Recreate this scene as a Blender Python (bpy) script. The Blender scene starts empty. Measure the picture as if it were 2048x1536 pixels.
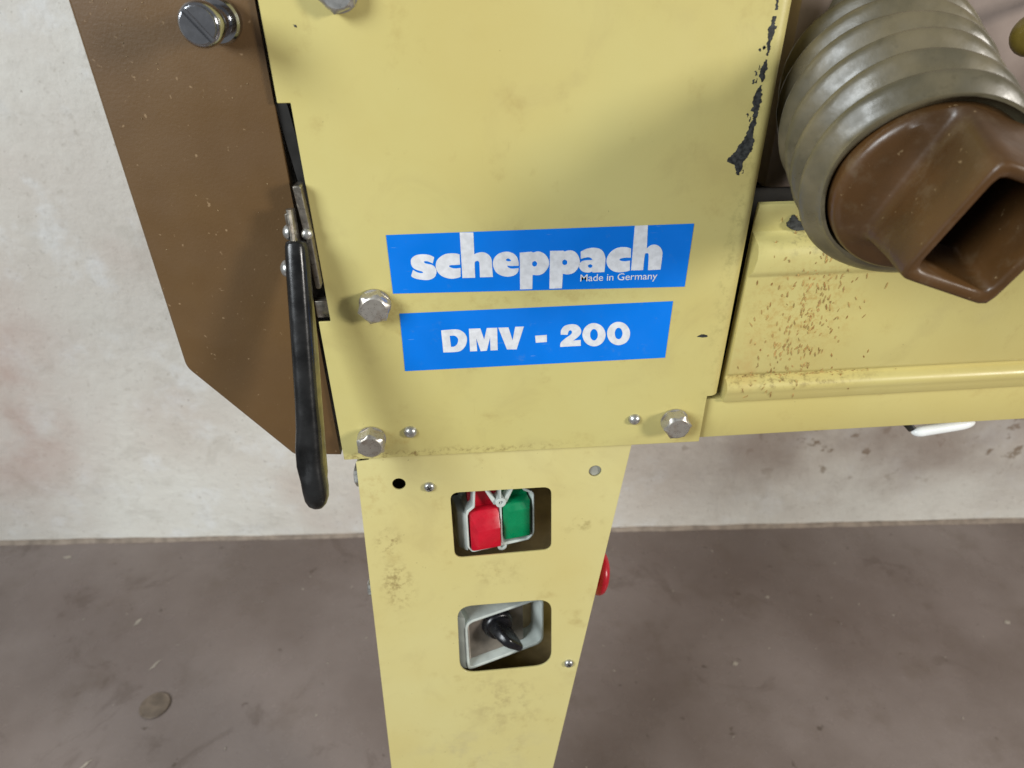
import bpy, bmesh, math, random
from mathutils import Vector, Matrix
random.seed(7)
sc = bpy.context.scene
COL = sc.collection
R_ = math.radians

# ------------------------------------------------------------------ camera
cd = bpy.data.cameras.new('camera'); cam = bpy.data.objects.new('camera', cd); COL.objects.link(cam)
cd.sensor_width = 36.0; cd.lens = 1300 / 2048 * 36; cd.clip_start = 0.01; cd.clip_end = 60
Rc = ((0.99654, -0.05079, 0.0658), (-0.08275, -0.53123, 0.84317), (-0.00787, -0.8457, -0.5336))
m = Matrix(((Rc[0][0], -Rc[0][1], -Rc[0][2]), (Rc[1][0], -Rc[1][1], -Rc[1][2]), (Rc[2][0], -Rc[2][1], -Rc[2][2]))).to_4x4()
m.translation = (-0.04089, -0.38486, 1.10289)
cam.matrix_world = m
cd.dof.use_dof = True; cd.dof.focus_distance = 0.43; cd.dof.aperture_fstop = 9.0
sc.camera = cam

# ------------------------------------------------------------------ light
w = bpy.data.worlds.new('World'); sc.world = w; w.use_nodes = True
bg = w.node_tree.nodes['Background']; bg.inputs[0].default_value = (0.95, 0.97, 1.0, 1); bg.inputs[1].default_value = 0.22
def area(name, loc, target, size, power, colr):
    l = bpy.data.lights.new(name, 'AREA'); l.shape = 'RECTANGLE'; l.size, l.size_y = size; l.energy = power; l.color = colr
    o = bpy.data.objects.new(name, l); COL.objects.link(o); o.location = loc
    o.rotation_euler = (Vector(target) - Vector(loc)).to_track_quat('-Z', 'Y').to_euler()
    return o
area('left_window_light', (-1.75, -1.45, 2.05), (-0.25, 0.15, 0.75), (1.0, 1.1), 66, (0.90, 0.96, 1.0))
area('right_window_light', (2.0, -1.35, 1.5), (0.0, 0.0, 0.9), (0.34, 0.55), 42, (1.0, 0.955, 0.885))
sc.view_settings.view_transform = 'Standard'; sc.view_settings.look = 'None'
sc.view_settings.exposure = 0.0; sc.view_settings.gamma = 1.0
sc.render.engine = 'CYCLES'

# ------------------------------------------------------------------ materials
def lin(r, g, b):
    f = lambda c: c / 12.92 if c <= 0.04045 else ((c + 0.055) / 1.055) ** 2.4
    return (f(r / 255), f(g / 255), f(b / 255), 1)
class N:
    def __init__(s, name):
        s.m = bpy.data.materials.new(name); s.m.use_nodes = True; s.t = s.m.node_tree
        s.p = s.t.nodes['Principled BSDF']; s.tc = s.t.nodes.new('ShaderNodeTexCoord')
    def n(s, typ, **k):
        x = s.t.nodes.new(typ)
        for a, v in k.items(): setattr(x, a, v)
        return x
    def l(s, a, b): s.t.links.new(a, b)
    def noise(s, scale, detail=4, rough=0.55, vec=None, dist=0.0):
        x = s.n('ShaderNodeTexNoise'); x.inputs['Scale'].default_value = scale; x.inputs['Detail'].default_value = detail
        x.inputs['Roughness'].default_value = rough; x.inputs['Distortion'].default_value = dist
        s.l(vec or s.tc.outputs['Object'], x.inputs['Vector']); return x.outputs['Fac']
    def ramp(s, fac, a, b, lo=0.0, hi=1.0):
        x = s.n('ShaderNodeMapRange'); x.interpolation_type = 'SMOOTHSTEP'
        for i, v in zip((1, 2, 3, 4), (a, b, lo, hi)): x.inputs[i].default_value = v
        s.l(fac, x.inputs[0]); return x.outputs[0]
    def mul(s, a, b, op='MULTIPLY'):
        x = s.n('ShaderNodeMath', operation=op)
        for i, v in enumerate((a, b)):
            if isinstance(v, (int, float)): x.inputs[i].default_value = v
            else: s.l(v, x.inputs[i])
        return x.outputs[0]
    def mix(s, fac, a, b, blend='MIX'):
        x = s.n('ShaderNodeMix', data_type='RGBA', blend_type=blend)
        if isinstance(fac, (int, float)): x.inputs[0].default_value = fac
        else: s.l(fac, x.inputs[0])
        for i, v in ((6, a), (7, b)):
            if isinstance(v, tuple): x.inputs[i].default_value = v
            else: s.l(v, x.inputs[i])
        return x.outputs[2]
    def spot(s, c, rad, soft=1.0):                       # 1 in the middle of an ellipsoid, 0 outside
        mp = s.n('ShaderNodeMapping'); mp.vector_type = 'POINT'
        mp.inputs['Scale'].default_value = [1 / r for r in rad]
        mp.inputs['Location'].default_value = [-a / r for a, r in zip(c, rad)]
        s.l(s.tc.outputs['Object'], mp.inputs['Vector'])
        ln = s.n('ShaderNodeVectorMath', operation='LENGTH'); s.l(mp.outputs[0], ln.inputs[0])
        return s.ramp(ln.outputs['Value'], 1.0 - soft, 1.0, 1.0, 0.0)
    def bump(s, h, strength, dist=0.001):
        x = s.n('ShaderNodeBump'); x.inputs['Strength'].default_value = strength; x.inputs['Distance'].default_value = dist
        s.l(h, x.inputs['Height']); s.l(x.outputs[0], s.p.inputs['Normal'])
    def done(s, col=None, rough=None, metal=None, spec=None, coat=None):
        for nm, v in (('Base Color', col), ('Roughness', rough), ('Metallic', metal), ('Specular IOR Level', spec), ('Coat Weight', coat)):
            if v is None: continue
            if isinstance(v, (int, float, tuple)): s.p.inputs[nm].default_value = v
            else: s.l(v, s.p.inputs[nm])
        return s.m
def simple(name, col, rough=0.45, metal=0.0, var=0.12, scale=60.0, bump=0.0, bscale=900.0, spec=0.5):
    k = N(name); f = k.noise(scale)
    d = tuple(c * (1 - var * 2) for c in col[:3]) + (1,); u = tuple(min(1, c * (1 + var)) for c in col[:3]) + (1,)
    c = k.mix(k.ramp(f, 0.3, 0.7), d, u)
    r = k.ramp(k.noise(scale * 2.3), 0.3, 0.7, rough * 0.8, min(1, rough * 1.2))
    if bump: k.bump(k.noise(bscale, 3), bump, 0.0004)
    return k.done(c, r, metal, spec)
def yellow_paint(name, smudges_and_shade=(), base=None):
    k = N(name); YEL = base or globals()['YEL']
    c = k.mix(k.ramp(k.noise(7, 5), 0.35, 0.7), YEL, tuple(v * f for v, f in zip(YEL[:3], (0.96, 0.93, 0.86))) + (1,))
    g = k.ramp(k.noise(38, 6, 0.65), 0.56, 0.78, 0.0, 0.38)               # thin grime
    c = k.mix(g, c, lin(150, 122, 66))
    c = k.mix(k.ramp(k.noise(3.2, 3), 0.45, 0.68, 0, 0.4), c, lin(198, 176, 106))
    sp = k.ramp(k.noise(420, 2), 0.74, 0.79, 0.0, 0.6)                    # pin specks
    c = k.mix(sp, c, lin(95, 78, 45))
    for cen, rad, amt, colr, sc_ in smudges_and_shade:
        f = k.mul(k.mul(k.spot(cen, rad), k.ramp(k.noise(sc_, 7, 0.72), 0.46, 0.66)), amt)
        c = k.mix(f, c, colr)
    mp = k.n('ShaderNodeMapping'); mp.inputs['Scale'].default_value = (900, 900, 26); mp.inputs['Rotation'].default_value = (0, 0.5, 0)
    k.l(k.tc.outputs['Object'], mp.inputs['Vector'])
    scr = k.mul(k.ramp(k.noise(1, 2, 0.4, mp.outputs[0]), 0.72, 0.78, 0, 0.5), k.ramp(k.noise(18, 3), 0.5, 0.62))
    c = k.mix(scr, c, lin(170, 152, 92))
    gl = k.ramp(k.noise(16, 6, 0.6, None, 0.8), 0.5, 0.72, 0, 0.16)       # greasy hand marks: duller colour, other gloss
    c = k.mix(gl, c, lin(146, 124, 78))
    r = k.mul(k.ramp(k.noise(25, 4), 0.3, 0.7, 0.30, 0.46), gl, 'ADD')
    h = k.mul(k.noise(700, 3), k.mul(k.noise(14, 2), 5.0), 'ADD')
    k.bump(h, 0.13, 0.0004)
    return k.done(c, r, 0.0, 0.45)
YEL = lin(203, 193, 127)
DIRT = lin(120, 92, 52)
def colw(x, s, d=0.0):                                   # mm on the leaning column face -> world m
    t = R_(8); return (x / 1000, 0.004 + (s * math.sin(t) + d * math.cos(t)) / 1000, 0.80 + (s * math.cos(t) - d * math.sin(t)) / 1000)
M = {}
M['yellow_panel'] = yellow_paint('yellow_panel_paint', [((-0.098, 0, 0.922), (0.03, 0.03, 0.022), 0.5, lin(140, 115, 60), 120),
    ((-0.1, 0, 0.815), (0.035, 0.03, 0.014), 0.55, lin(176, 140, 62), 60), ((0.118, 0, 0.815), (0.02, 0.03, 0.014), 0.6, lin(178, 140, 62), 60),  # amber patches by the bolts: rust halo and contact shadow painted together
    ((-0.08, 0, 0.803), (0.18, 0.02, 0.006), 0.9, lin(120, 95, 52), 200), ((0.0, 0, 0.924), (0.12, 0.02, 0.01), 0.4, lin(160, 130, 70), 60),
    ((0.132, 0, 0.95), (0.010, 0.03, 0.2), 0.35, lin(120, 110, 60), 120)])
M['yellow_column'] = yellow_paint('yellow_column_paint', [(colw(-111, -82), (0.016, 0.03, 0.022), 0.75, DIRT, 190), (colw(-108, -125), (0.02, 0.03, 0.035), 0.85, DIRT, 170),
    (colw(-118, -30), (0.02, 0.03, 0.03), 0.4, lin(165, 130, 70), 120), (colw(-20, -270), (0.05, 0.05, 0.06), 0.5, lin(150, 130, 90), 60),
    (colw(-28, -118), (0.03, 0.03, 0.02), 0.4, lin(140, 115, 66), 110), (colw(45, -75), (0.025, 0.03, 0.012), 0.5, lin(130, 110, 60), 110),
    (colw(-50, -330), (0.09, 0.06, 0.05), 0.35, lin(170, 158, 128), 40)], lin(208, 198, 138))
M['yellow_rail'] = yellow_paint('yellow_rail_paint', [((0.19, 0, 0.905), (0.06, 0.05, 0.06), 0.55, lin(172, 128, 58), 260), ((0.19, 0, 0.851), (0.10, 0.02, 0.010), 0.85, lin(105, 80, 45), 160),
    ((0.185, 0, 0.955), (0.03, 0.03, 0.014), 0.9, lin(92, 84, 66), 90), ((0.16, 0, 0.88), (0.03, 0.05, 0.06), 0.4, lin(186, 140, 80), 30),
    ((0.2, 0, 0.932), (0.08, 0.03, 0.004), 0.6, lin(176, 132, 66), 40)])
def brown_mat():
    k = N('brown_hammered_paint')
    c = k.mix(k.ramp(k.noise(9, 4), 0.3, 0.7), lin(102, 77, 45), lin(93, 69, 40))
    c = k.mix(k.ramp(k.noise(330, 2, 0.4), 0.71, 0.78, 0, 0.5), c, lin(168, 142, 108))
    k.bump(k.noise(620, 2), 0.25, 0.0004)
    return k.done(c, k.ramp(k.noise(30), 0.3, 0.7, 0.40, 0.52), 0, 0.5)
M['brown'] = brown_mat()
def zinc(name, base, rusty=0.0, bmp=0.2, metal=0.9, var=0.72):
    k = N(name); f = k.noise(260, 5, 0.7)
    c = k.mix(k.ramp(f, 0.35, 0.7), tuple(v * var for v in base[:3]) + (1,), base)
    if rusty: c = k.mix(k.ramp(k.noise(140, 5), 0.5, 0.68, 0, rusty), c, lin(120, 84, 46))
    k.bump(k.noise(500, 3), bmp, 0.0003)
    return k.done(c, k.ramp(f, 0.3, 0.7, 0.24, 0.40), metal)
M['zinc'] = zinc('zinc_plated_steel', lin(196, 196, 192), 0, 0.06, 0.85, 0.88)
M['zinc_rusty'] = zinc('weathered_zinc_steel', lin(192, 188, 179), 0.32, 0.07, 0.7, 0.88)
M['chrome'] = zinc('polished_steel', lin(176, 178, 182), 0, 0.03, 1.0, 0.92)
for nd in M['chrome'].node_tree.nodes:
    if nd.type == 'MAP_RANGE' and abs(nd.inputs[3].default_value - 0.24) < 1e-4: nd.inputs[3].default_value = 0.08; nd.inputs[4].default_value = 0.2
M['steel'] = zinc('bare_steel', lin(176, 170, 158), 0.3)
M['black_rubber'] = simple('black_dipped_rubber', (0.010, 0.010, 0.010, 1), 0.26, 0, 0.4, 60, 0.22, 160, 0.5)
M['black_plastic'] = simple('black_plastic', (0.008, 0.008, 0.010, 1), 0.26, 0, 0.2, 120, 0.06)
M['dark'] = simple('dark_steel_and_shade', (0.02, 0.017, 0.013, 1), 0.6)  # near-black steel; also stands in for shade in the column hole
M['inner_brown'] = simple('shaded_inner_paint', lin(186, 164, 122), 0.7, 0, 0.15, 40)  # the yellow paint, browned to carry the shade inside the column
M['edge_olive'] = simple('olive_edge_strip', lin(116, 108, 62), 0.35, 0, 0.15, 90)
M['dark_plate'] = simple('charcoal_belt_plate', (0.035, 0.033, 0.03, 1), 0.4, 0.2)
M['chip'] = simple('bare_black_primer', (0.038, 0.04, 0.038, 1), 0.7, 0, 0.4, 400)
M['blue'] = simple('blue_vinyl', lin(0, 118, 226), 0.4, 0, 0.05, 14, 0.03, 500, 0.15)
def vinyl_mat():
    k = N('blue_vinyl')
    c = k.mix(k.ramp(k.noise(14, 4), 0.3, 0.7), lin(0, 114, 216), lin(6, 122, 230))
    c = k.mix(k.ramp(k.noise(90, 6, 0.7), 0.58, 0.74, 0, 0.22), c, lin(110, 140, 160))
    mp = k.n('ShaderNodeMapping'); mp.inputs['Scale'].default_value = (60, 60, 1200); mp.inputs['Rotation'].default_value = (0, 0.9, 0)
    k.l(k.tc.outputs['Object'], mp.inputs['Vector'])
    c = k.mix(k.mul(k.ramp(k.noise(1, 2, 0.4, mp.outputs[0]), 0.71, 0.76, 0, 0.6), k.ramp(k.noise(30, 3), 0.5, 0.62)), c, lin(170, 195, 215))
    k.bump(k.noise(60, 4), 0.06, 0.0008)
    return k.done(c, k.ramp(k.noise(40, 5), 0.3, 0.7, 0.28, 0.5), 0, 0.25)
M['blue'] = vinyl_mat()
M['white_print'] = simple('white_vinyl_print', lin(224, 226, 230), 0.4, 0, 0.06, 220)
M['pale_plastic'] = simple('pale_grey_plastic', lin(206, 214, 208), 0.38, 0, 0.08, 60, 0.04)
M['grey_plug'] = simple('grey_plug_plastic', lin(160, 160, 150), 0.5)
M['red'] = simple('red_plastic', lin(196, 22, 44), 0.3, 0, 0.06, 90, 0.06, 700)
M['green'] = simple('green_plastic', lin(0, 132, 82), 0.3, 0, 0.05, 90, 0.05, 700)
M['switch_plate'] = simple('grey_brushed_plate', lin(128, 120, 111), 0.4, 0.3, 0.1, 90)
M['grey_print'] = simple('pale_print', lin(178, 168, 158), 0.5)
M['orange_wire'] = simple('orange_residue', lin(150, 84, 26), 0.6)
def nozzle_mat():
    k = N('brown_moulded_plastic')
    c = k.mix(k.ramp(k.noise(25, 5), 0.35, 0.7), lin(88, 60, 31), lin(72, 50, 27))
    d = k.ramp(k.noise(60, 7, 0.7), 0.5, 0.72, 0, 0.38)
    c = k.mix(d, c, lin(114, 97, 72))
    c = k.mix(k.ramp(k.noise(300, 2), 0.70, 0.76, 0, 0.6), c, lin(160, 136, 100))
    k.bump(k.mul(k.noise(30, 3), k.mul(k.noise(300, 3), 0.3), 'ADD'), 0.25, 0.0012)
    return k.done(c, k.mul(k.ramp(k.noise(40, 4), 0.3, 0.7, 0.26, 0.42), k.mul(d, 0.5), 'ADD'), 0, 0.5)
M['nozzle'] = nozzle_mat()
def hose_mat():
    k = N('grey_green_hose_plastic')
    c = k.mix(k.ramp(k.noise(30, 5), 0.35, 0.7), lin(86, 80, 62), lin(114, 104, 80))
    c = k.mix(k.ramp(k.noise(75, 5, 0.7), 0.56, 0.72, 0, 0.55), c, lin(70, 64, 46))
    k.bump(k.noise(160, 4), 0.2, 0.0006)
    k.p.inputs['Subsurface Weight'].default_value = 0.0
    return k.done(c, k.ramp(k.noise(90), 0.3, 0.7, 0.26, 0.45), 0, 0.55)
M['hose'] = hose_mat()
M['sawdust'] = simple('sawdust_brown', lin(184, 150, 90), 0.9, 0, 0.2, 240)
M['shaving'] = simple('pale_wood_dust', lin(196, 172, 132), 0.9, 0, 0.2, 200)
M['rear_plate'] = simple('grey_brown_rear_paint', lin(150, 134, 124), 0.4, 0, 0.1, 18, 0.15, 300)
M['knob'] = simple('olive_plastic_ball', lin(112, 96, 40), 0.3)
M['dark_speck'] = simple('dark_wood_fleck', lin(158, 118, 62), 0.9, 0, 0.2, 240)
M['white_gloss'] = simple('white_gloss_plastic', lin(238, 240, 238), 0.25, 0, 0.03)
M['fillet'] = simple('dusty_fillet', lin(150, 136, 122), 0.9, 0, 0.15, 40, 0.3, 100)
M['concrete_chip'] = simple('pale_mortar', lin(170, 160, 146), 0.9, 0, 0.15, 200)
M['floor_plug'] = simple('floor_plug_mortar', lin(116, 102, 88), 0.6, 0, 0.15, 60, 0.3, 200)
def wall_mat():
    k = N('limewashed_plaster')
    c = k.mix(k.ramp(k.noise(1.6, 5), 0.35, 0.66), lin(230, 228, 219), lin(212, 204, 193))
    c = k.mix(k.ramp(k.noise(9, 7, 0.65), 0.5, 0.72, 0, 0.6), c, lin(236, 237, 236))
    c = k.mix(k.ramp(k.noise(14, 8, 0.7, None, 0.6), 0.52, 0.7, 0, 0.35), c, lin(186, 180, 168))
    c = k.mix(k.ramp(k.noise(60, 6, 0.7), 0.56, 0.72, 0, 0.45), c, lin(170, 161, 147))
    c = k.mix(k.ramp(k.noise(140, 3, 0.6), 0.69, 0.74, 0, 0.75), c, lin(120, 108, 92))
    c = k.mix(k.ramp(k.noise(3.1, 4, 0.5), 0.55, 0.72, 0, 0.3), c, lin(198, 176, 164))
    c = k.mix(k.mul(k.spot((-1.0, 0.77, 0.42), (0.28, 0.4, 0.42), 0.8), k.ramp(k.noise(6, 5), 0.35, 0.65, 0.2, 0.75)), c, lin(190, 158, 144))
    # damp brown splashes low on the right-hand stretch
    f = k.mul(k.spot((0.88, 0.66, 0.30), (0.66, 0.5, 0.20), 0.5), k.ramp(k.noise(24, 5, 0.6), 0.59, 0.65, 0, 0.95))
    c = k.mix(f, c, lin(112, 92, 58))
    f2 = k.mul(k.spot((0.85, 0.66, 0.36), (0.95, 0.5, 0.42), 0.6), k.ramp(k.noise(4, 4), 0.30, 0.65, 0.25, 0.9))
    c = k.mix(f2, c, lin(158, 144, 134))  # broad mauve stain tone that also paints in the lathe's shade
    k.bump(k.mul(k.noise(45, 8, 0.7), k.mul(k.noise(7, 3), 1.6), 'ADD'), 0.55, 0.006)
    return k.done(c, 0.85, 0, 0.3)
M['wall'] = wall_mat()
def floor_mat():
    k = N('sealed_concrete')
    c = k.mix(k.ramp(k.noise(2.2, 6), 0.32, 0.68), lin(108, 95, 88), lin(132, 120, 114))
    c = k.mix(k.ramp(k.noise(11, 6, 0.65), 0.5, 0.75, 0, 0.4), c, lin(96, 82, 70))
    c = k.mix(k.ramp(k.noise(55, 5, 0.7), 0.66, 0.74, 0, 0.5), c, lin(140, 130, 120))
    c = k.mix(k.ramp(k.noise(31, 5, 0.6), 0.66, 0.72, 0, 0.7), c, lin(74, 62, 52))
    c = k.mix(k.ramp(k.noise(210, 3, 0.6), 0.66, 0.74, 0, 0.5), c, lin(158, 148, 140))
    c = k.mix(k.ramp(k.noise(5.5, 7, 0.7, None, 1.2), 0.56, 0.66, 0, 0.35), c, lin(84, 70, 60))
    k.bump(k.mul(k.noise(40, 6, 0.7), k.mul(k.noise(5, 2), 2.0), 'ADD'), 0.25, 0.003)
    return k.done(c, k.ramp(k.noise(8, 5), 0.3, 0.7, 0.15, 0.36), 0, 0.5)
M['floor'] = floor_mat()

# ------------------------------------------------------------------ mesh helpers (millimetres in, metres out)
def link(name, me, mat, parent=None, ang=35):
    if ang:
        for p in me.polygons: p.use_smooth = True
        me.set_sharp_from_angle(angle=R_(ang))
    me.materials.clear(); me.materials.append(M[mat])
    o = bpy.data.objects.new(name, me); COL.objects.link(o)
    if parent:
        o.parent = parent; mw = Matrix.Identity(4); q = parent
        o.matrix_parent_inverse = WORLD[parent.name].inverted()
    WORLD[o.name] = Matrix.Identity(4)
    return o
WORLD = {}
def mesh(name, vs, fs, mat, parent=None, ang=35, fix=True):
    me = bpy.data.meshes.new(name); me.from_pydata([(x / 1000, y / 1000, z / 1000) for x, y, z in vs], [], fs)
    if fix:
        b = bmesh.new(); b.from_mesh(me); bmesh.ops.remove_doubles(b, verts=b.verts, dist=1e-7); bmesh.ops.recalc_face_normals(b, faces=b.faces); b.to_mesh(me); b.free()
    me.update()
    return link(name, me, mat, parent, ang)
def empty(name, loc_mm, parent=None):
    o = bpy.data.objects.new(name, None); COL.objects.link(o); o.empty_display_size = 0.05
    L = Matrix.Translation(Vector(loc_mm) / 1000)
    if parent: o.parent = parent; o.matrix_parent_inverse = WORLD[parent.name].inverted()
    o.location = Vector(loc_mm) / 1000
    WORLD[o.name] = L
    return o
def panel_xf(x, y, f): return (x, -f, y)
def col_xf(x, s, f):
    p = colw(x, s, -f); return tuple(v * 1000 for v in p)
def sw_frame(x0, d0, psi):
    t = R_(psi)
    return lambda a, b, c: col_xf(x0 + a * math.cos(t) + c * math.sin(t), b, -(d0 + a * math.sin(t)) + c * math.cos(t))
def catmull(pts, n=4):
    out = []; N_ = len(pts)
    for i in range(N_):
        p0, p1, p2, p3 = pts[i - 1], pts[i], pts[(i + 1) % N_], pts[(i + 2) % N_]
        c1, c2 = len(p1) > 2, len(p2) > 2
        if c1 and c2: out.append(p1[:2]); continue
        if c1: p0 = p1
        if c2: p3 = p2
        for k in range(n):
            t = k / n
            out.append(tuple(0.5 * (2 * p1[j] + (p2[j] - p0[j]) * t + (2 * p0[j] - 5 * p1[j] + 4 * p2[j] - p3[j]) * t * t + (3 * p1[j] - p0[j] - 3 * p2[j] + p3[j]) * t ** 3) for j in (0, 1)))
    return out
def rounded(pts, r, n=6):                                # round the corners of a polygon; r one value or one per corner
    out = []; N_ = len(pts)
    for i, p in enumerate(pts):
        rr = r[i] if isinstance(r, (list, tuple)) else r
        if not rr: out.append(tuple(p)); continue
        p = Vector(p); a = (Vector(pts[i - 1]) - p); b = (Vector(pts[(i + 1) % N_]) - p)
        th = a.angle(b); d = min(rr / math.tan(th / 2), a.length * 0.48, b.length * 0.48)
        s, e = p + a.normalized() * d, p + b.normalized() * d
        for k in range(n + 1):
            t = k / n; q = s * (1 - t) ** 2 + p * 2 * t * (1 - t) + e * t * t; out.append((q.x, q.y))
    return out
def circle(cx, cy, r, n=28): return [(cx + r * math.cos(2 * math.pi * k / n), cy + r * math.sin(2 * math.pi * k / n)) for k in range(n)]
def plate(name, loops, f0, f1, mat, parent, xf=panel_xf, bev=0.0, ang=0):
    """flat plate with real holes: loops in mm, front face at f1, back at f0"""
    cu = bpy.data.curves.new('c', 'CURVE'); cu.dimensions = '2D'; cu.fill_mode = 'BOTH'
    cu.extrude = (f1 - f0) / 2 - bev
    if bev: cu.bevel_depth = bev; cu.bevel_resolution = 2; cu.offset = -bev
    for lp in loops:
        s = cu.splines.new('POLY'); s.points.add(len(lp) - 1); s.use_cyclic_u = True
        for p, q in zip(s.points, lp): p.co = (q[0], q[1], 0, 1)
    ob = bpy.data.objects.new('c', cu); tm = ob.to_mesh()
    vs = [xf(v.co.x, v.co.y, v.co.z + (f0 + f1) / 2) for v in tm.vertices]; fs = [tuple(p.vertices) for p in tm.polygons]
    ob.to_mesh_clear(); bpy.data.objects.remove(ob); bpy.data.curves.remove(cu)
    return mesh(name, vs, fs, mat, parent, ang)
def revolve(prof, xf, n=32, rot=0.0, hexa=None):
    """prof [(r, h)] about local axis; xf(a, b, h) -> mm; hexa = set of ring indices with hexagonal outline"""
    vs, fs = [], []
    for i, (r, h) in enumerate(prof):
        for k in range(n):
            t = 2 * math.pi * k / n + rot; rr = r
            if hexa and i in hexa: rr = r / math.cos(((t - rot) % (math.pi / 3)) - math.pi / 6)
            vs.append(xf(rr * math.cos(t), rr * math.sin(t), h))
    for i in range(len(prof) - 1):
        for k in range(n):
            a, b = i * n + k, i * n + (k + 1) % n; fs.append((a, b, b + n, a + n))
    fs.append(tuple(range(n - 1, -1, -1))); fs.append(tuple((len(prof) - 1) * n + k for k in range(n)))
    return vs, fs
def axis_xf(o, d, up=(0, 0, 1)):
    d = Vector(d).normalized(); u = Vector(up); u = (u - d * u.dot(d)).normalized(); r = u.cross(d)
    o = Vector(o)
    return lambda a, b, h: tuple(o + r * a + u * b + d * h)
def tube(path, rad, n=16, cap=True, up=(1, 0, 0), pw=1.0):
    """path list of points, rad list of (rx, ry); rx along 'up'"""
    vs, fs = [], []; P = [Vector(p) for p in path]
    for i, p in enumerate(P):
        d = (P[min(i + 1, len(P) - 1)] - P[max(i - 1, 0)]).normalized()
        u = Vector(up); u = (u - d * u.dot(d)).normalized(); v = d.cross(u)
        for k in range(n):
            t = 2 * math.pi * k / n
            c_, s_ = math.cos(t), math.sin(t); c_, s_ = math.copysign(abs(c_) ** pw, c_), math.copysign(abs(s_) ** pw, s_)
            vs.append(tuple(p + u * rad[i][0] * c_ + v * rad[i][1] * s_))
    for i in range(len(P) - 1):
        for k in range(n):
            a, b = i * n + k, i * n + (k + 1) % n; fs.append((a, b, b + n, a + n))
    if cap: fs.append(tuple(range(n - 1, -1, -1))); fs.append(tuple((len(P) - 1) * n + k for k in range(n)))
    return vs, fs
def box(x0, x1, y0, y1, z0, z1):
    vs = [(x, y, z) for x in (x0, x1) for y in (y0, y1) for z in (z0, z1)]
    return vs, [(0, 1, 3, 2), (4, 6, 7, 5), (0, 4, 5, 1), (2, 3, 7, 6), (0, 2, 6, 4), (1, 5, 7, 3)]
def bevel_mesh(o, wd, seg=2, ang=30):
    b = bmesh.new(); b.from_mesh(o.data)
    es = [e for e in b.edges if len(e.link_faces) == 2 and e.calc_face_angle(0) > R_(ang)]
    bmesh.ops.bevel(b, geom=es, offset=wd / 1000, segments=seg, profile=0.5, affect='EDGES', clamp_overlap=True)
    b.to_mesh(o.data); b.free()
    for p in o.data.polygons: p.use_smooth = True
    o.data.set_sharp_from_angle(angle=R_(38)); return o
def tag(o, label=None, cat=None, group=None, kind=None):
    for k, v in (('label', label), ('category', cat), ('group', group), ('kind', kind)):
        if v: o[k] = v
    return o

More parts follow.
